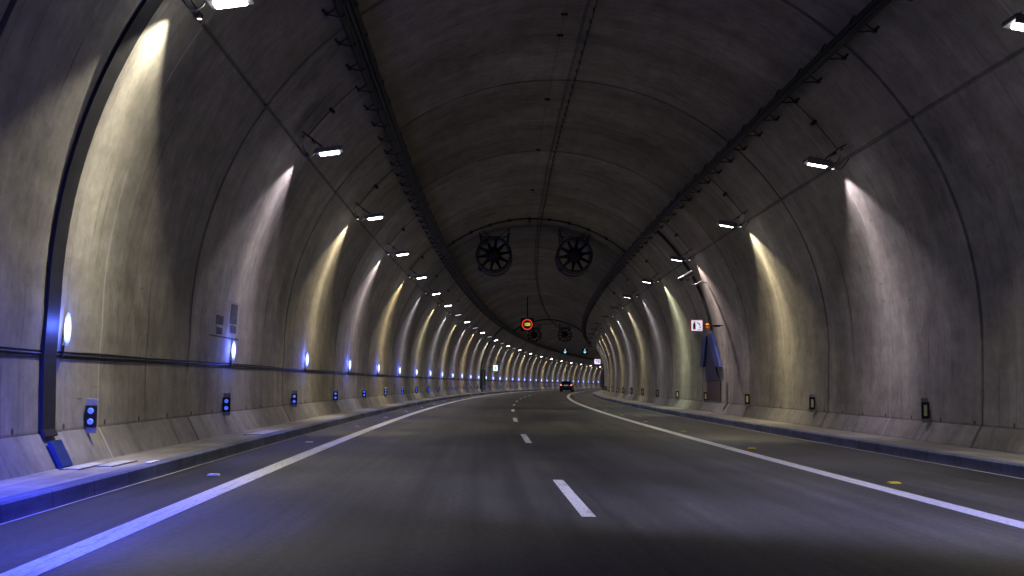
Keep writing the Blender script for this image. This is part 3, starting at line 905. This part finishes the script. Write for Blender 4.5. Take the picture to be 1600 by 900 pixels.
MB().tube([(.35, .06, 0), (1.1, .06, 0)], .03, 6).build('arm', M['dark'], t)

# ------------------------------------------------------------------ extinguisher sign, beacon and cabinet
s = 36.6
t = thing('extinguisher_sign', 'square white sign with red border, fire extinguisher and hose symbols', 'safety sign', W(7.14, s, 3.11), head(s))
MB().box((0, .04, 0), (.42, .08, .40), None, .008).build('light_box', M['red'], t)
MB().box((0, -.006, 0), (.365, .010, .345)).build('panel', M['signlit'], t)
e = MB(); e.prism([(-.135, -.13), (-.045, -.13), (-.045, .05), (-.065, .085), (-.115, .085), (-.135, .05)], -.020, -.011)
e.prism([(-.105, .085), (-.075, .085), (-.075, .115), (-.03, .10), (-.03, .12), (-.105, .135)], -.019, -.0105)
e.build('extinguisher_symbol', mat('red_print', (.55, .02, .03), .5), t)
a = MB(); pts = []
for i in range(9):
    q = rad(100 - i * 11); pts.append((.01 + .115 * cos(q), -.02 + .13 * sin(q)))
for i in range(8, -1, -1):
    q = rad(100 - i * 11); pts.append((.01 + .08 * cos(q), -.02 + .095 * sin(q)))
a.prism(pts, -.018, -.011); a.prism([(.06, -.035), (.155, -.03), (.115, -.085)], -.018, -.0112); a.build('hose_arrow', M['navy'], t)
b = MB()
for i in range(5): b.box((.03 + i * .027, -.012, -.135), (.018, .006, .028))
b.build('caption', M['navy'], t)
MB().tube([(.2, .04, 0), (.9, .04, .02)], .022, 6).build('arm', M['dark'], t)
t = thing('warning_beacon', 'small amber beacon beside the fire extinguisher sign', 'beacon', W(7.55, 36.9, 3.12), head(s))
MB().ball((0, 0, .0), (.075, .07, .085), 16, 10).build('dome', M['amber'], t, True)
b = MB(); b.lathe([(0, .0), (.0, .10), (.04, .10), (.12, .09), (.12, 0)], 20, (0, .03, 0)); b.build('base', mat('beacon_base', (.22, .03, .02), .5), t)
MB().tube([(.05, .1, 0), (.45, .1, 0)], .025, 6).build('arm', M['dark'], t)
# cabinet: two slanted blue leaves over a dark niche
M['cabblue'] = mat('cabinet_blue', (.022, .040, .17), .5, noise=.35, nscale=2)
t = thing('emergency_cabinet', 'blue sided emergency cabinet on the right wall under the amber beacon', 'cabinet', W(8.15, 39.5, 0), head(39.5))
def slab(mb, pts3, th):           # quad with thickness toward -x
    vs = [Vector(p) for p in pts3] + [Vector(p) + Vector((th, 0, 0)) for p in pts3]
    mb.add(vs, [(0, 1, 2, 3), (7, 6, 5, 4), (0, 4, 5, 1), (1, 5, 6, 2), (2, 6, 7, 3), (3, 7, 4, 0)])
b = MB(); slab(b, [(-.02, -2.2, 1.75), (-.02, -1.45, 1.75), (-.05, -.1, 2.9), (-.05, -.85, 2.95)], -.10); b.build('side_panel', M['cabblue'], t)
b = MB(); slab(b, [(-.02, .95, 1.8), (-.02, 1.65, 1.8), (-.05, .75, 2.9), (-.05, .1, 2.9)], -.10); b.build('side_panel', M['cabblue'], t)
b = MB(); slab(b, [(.0, -1.5, 1.3), (.0, .85, 1.3), (-.05, .05, 2.85), (-.05, -.1, 2.85)], -.05); b.build('dark_door', M['black'], t)
b = MB(); slab(b, [(.0, -1.9, .56), (.0, .6, .56), (.0, .6, 1.28), (.0, -1.9, 1.28)], -.035); b.build('lower_door', M['brown'], t)
MB().box((-.08, .1, 1.45), (.05, .04, .14)).build('handle', M['galv'], t)
# CCTV camera
t = thing('security_camera', 'pale security camera on a curved arm over the fire extinguisher sign', 'camera', W(6.90, 36.6, 4.62), head(s))
Rm = Matrix.Rotation(rad(25), 3, 'Z') @ Matrix.Rotation(rad(-28), 3, 'Y')
b = MB(); b.box((-.10, -.05, .14), (.52, .16, .13), Rm, .025); b.build('housing', M['cctv'], t)
b = MB(); b.box(Vector((-.10, -.05, .14)) + Rm @ Vector((-.02, 0, .085)), (.60, .20, .02), Rm, .006); b.build('sunshield', M['cctv'], t)
b = MB(); b.lathe([(0, 0), (0, .05), (.03, .055), (.03, 0)], 16); 
b2 = MB(); b2.box(Vector((-.10, -.05, .14)) + Rm @ Vector((-.268, 0, 0)), (.02, .10, .08), Rm); b2.build('lens', M['glass'], t)
b = MB(); b.tube([(-.06, -.02, .06), (-.05, 0, -.06), (.03, .0, -.13), (.16, .0, -.14), (.28, 0, -.08), (.42, .3, .0), (.66, .6, .02)], .028, 8); b.build('arm', M['cctv'], t, True)
b = MB(); b.ball((-.06, -.02, .05), (.06, .06, .06), 12, 8); b.build('swivel', M['galv'], t, True)

# ------------------------------------------------------------------ the car ahead
def wheelp(t, x, y):
    b = MB()
    b.tube([(x - .11, y, .32), (x - .09, y, .32), (x + .09, y, .32), (x + .11, y, .32)], [.29, .32, .32, .29], 22)
    w = b.build('wheel', M['tyre'], t)
    MB().tube([(x - .115, y, .32), (x + .115, y, .32)], .19, 16).build('rim', M['rim'], w)
s = 150
t = thing('car', 'dark car driving away in the right lane with its tail lights lit', 'car', W(2.70, s, 0.0), head(s) - .01)
L = 4.3
secs = [  # y, half width low, half width belt, z low, z belt
    (0.0, .80, .78, .32, .92), (.10, .86, .85, .26, .98), (.9, .90, .88, .24, 1.0), (2.6, .90, .88, .22, .98), (3.6, .88, .86, .22, .90), (4.2, .80, .76, .28, .74), (4.3, .70, .66, .36, .62)]
b = MB(); vs = []; 
for (y, wl_, wb, zl, zb) in secs:
    vs += [(-wl_ + .06, y, zl), (-wl_, y, zl + .12), (-wb - .02, y, (zl + zb) / 2 + .05), (-wb, y, zb - .05), (-wb + .08, y, zb), (wb - .08, y, zb), (wb, y, zb - .05), (wb + .02, y, (zl + zb) / 2 + .05), (wl_, y, zl + .12), (wl_ - .06, y, zl)]
fs = []
for i in range(len(secs) - 1):
    for k in range(10): fs.append((i * 10 + k, i * 10 + (k + 1) % 10, (i + 1) * 10 + (k + 1) % 10, (i + 1) * 10 + k))
fs += [tuple(range(10)), tuple((len(secs) - 1) * 10 + k for k in range(10))]
b.add(vs, fs).build('body', M['carpaint'], t)
b = MB(); cs = [(.06, .70, .97), (.45, .62, 1.40), (.9, .61, 1.47), (1.9, .61, 1.48), (2.3, .62, 1.43), (3.1, .70, .95)]
vs = []
for (y, w, z) in cs: vs += [(-w - (.06 if z < 1.2 else 0), y, .94), (-w, y, z - .02), (-w + .1, y, z), (w - .1, y, z), (w, y, z - .02), (w + (.06 if z < 1.2 else 0), y, .94)]
fs = []
for i in range(len(cs) - 1):
    for k in range(5): fs.append((i * 6 + k, i * 6 + k + 1, (i + 1) * 6 + k + 1, (i + 1) * 6 + k))
fs += [tuple(range(6)), tuple(30 + k for k in range(6))]
b.add(vs, fs).build('cabin_roof', M['carpaint'], t)
b = MB(); b.add([(-.58, .075, 1.02), (.58, .075, 1.02), (.52, .41, 1.37), (-.52, .41, 1.37)], [(0, 1, 2, 3)]); b.build('rear_window', M['glass'], t, loc=(0, -.02, .012))
for sg in (-1, 1):
    b = MB(); b.prism([(sg * .52, .86), (sg * .80, .84), (sg * .84, 1.02), (sg * .66, 1.00)], -.03, .12); b.build('tail_light', M['tail'], t)
    b = MB(); b.ball((sg * .98, 2.45, 1.02), (.09, .06, .07), 10, 6); b.build('wing_mirror', M['carpaint'], t, True)
MB().box((0, -.02, .88), (.60, .03, .13)).build('number_plate', M['numpl'], t)
MB().box((0, -.03, .50), (1.55, .12, .22), None, .04).build('bumper', M['black'], t)
MB().box((0, .42, 1.44), (.9, .12, .03)).build('spoiler', M['carpaint'], t)
for x in (-.78, .78):
    for y in (.75, 3.45): wheelp(t, x, y)

# ------------------------------------------------------------------ headlights of the car that carries the camera
for x in (-.62, .62):
    spot(W(x, 1.5, .62), W(x - .2, 16, .0), (.52, .56, 1.0), 60, 70, 1.0, .06)

# ------------------------------------------------------------------ world: night sky outside
w = bpy.data.worlds.new('World'); scn.world = w; w.use_nodes = True
nt = w.node_tree; bg = nt.nodes['Background']; sky = nt.nodes.new('ShaderNodeTexSky'); sky.sky_type = 'NISHITA'; sky.sun_disc = False
sky.sun_elevation = rad(2); sky.sun_rotation = rad(200)
nt.links.new(sky.outputs[0], bg.inputs['Color']); bg.inputs['Strength'].default_value = .002

# ------------------------------------------------------------------ camera
cam = bpy.data.cameras.new('camera'); co = bpy.data.objects.new('camera', cam); COL.objects.link(co)
rt = Vector((0.9989536411240582, -0.04390949454833531, 0.01278980740651985))
up = Vector((-0.016550696811371324, -0.08638543596940737, 0.9961243049376083))
fw = Vector((0.042634461648345244, 0.9952936816542568, 0.08702177853313875))
mtx = Matrix((rt, up, -fw)).transposed().to_4x4(); mtx.translation = Vector((0, 0, 1.10202))
co.matrix_world = mtx
cam.sensor_width = 36; cam.lens = 36 * 1700 / 1600; cam.clip_start = .05; cam.clip_end = 2000
scn.camera = co
scn.view_settings.view_transform = 'Standard'; scn.view_settings.look = 'None'; scn.view_settings.exposure = .2; scn.view_settings.gamma = 1
scn.view_settings.use_curve_mapping = False
scn.render.engine = 'CYCLES'
try:
    scn.cycles.use_light_tree = True; scn.cycles.use_denoising = True; scn.cycles.max_bounces = 5; scn.cycles.diffuse_bounces = 3
    scn.cycles.sample_clamp_indirect = 4.0; scn.cycles.caustics_reflective = False; scn.cycles.caustics_refractive = False
except Exception: pass
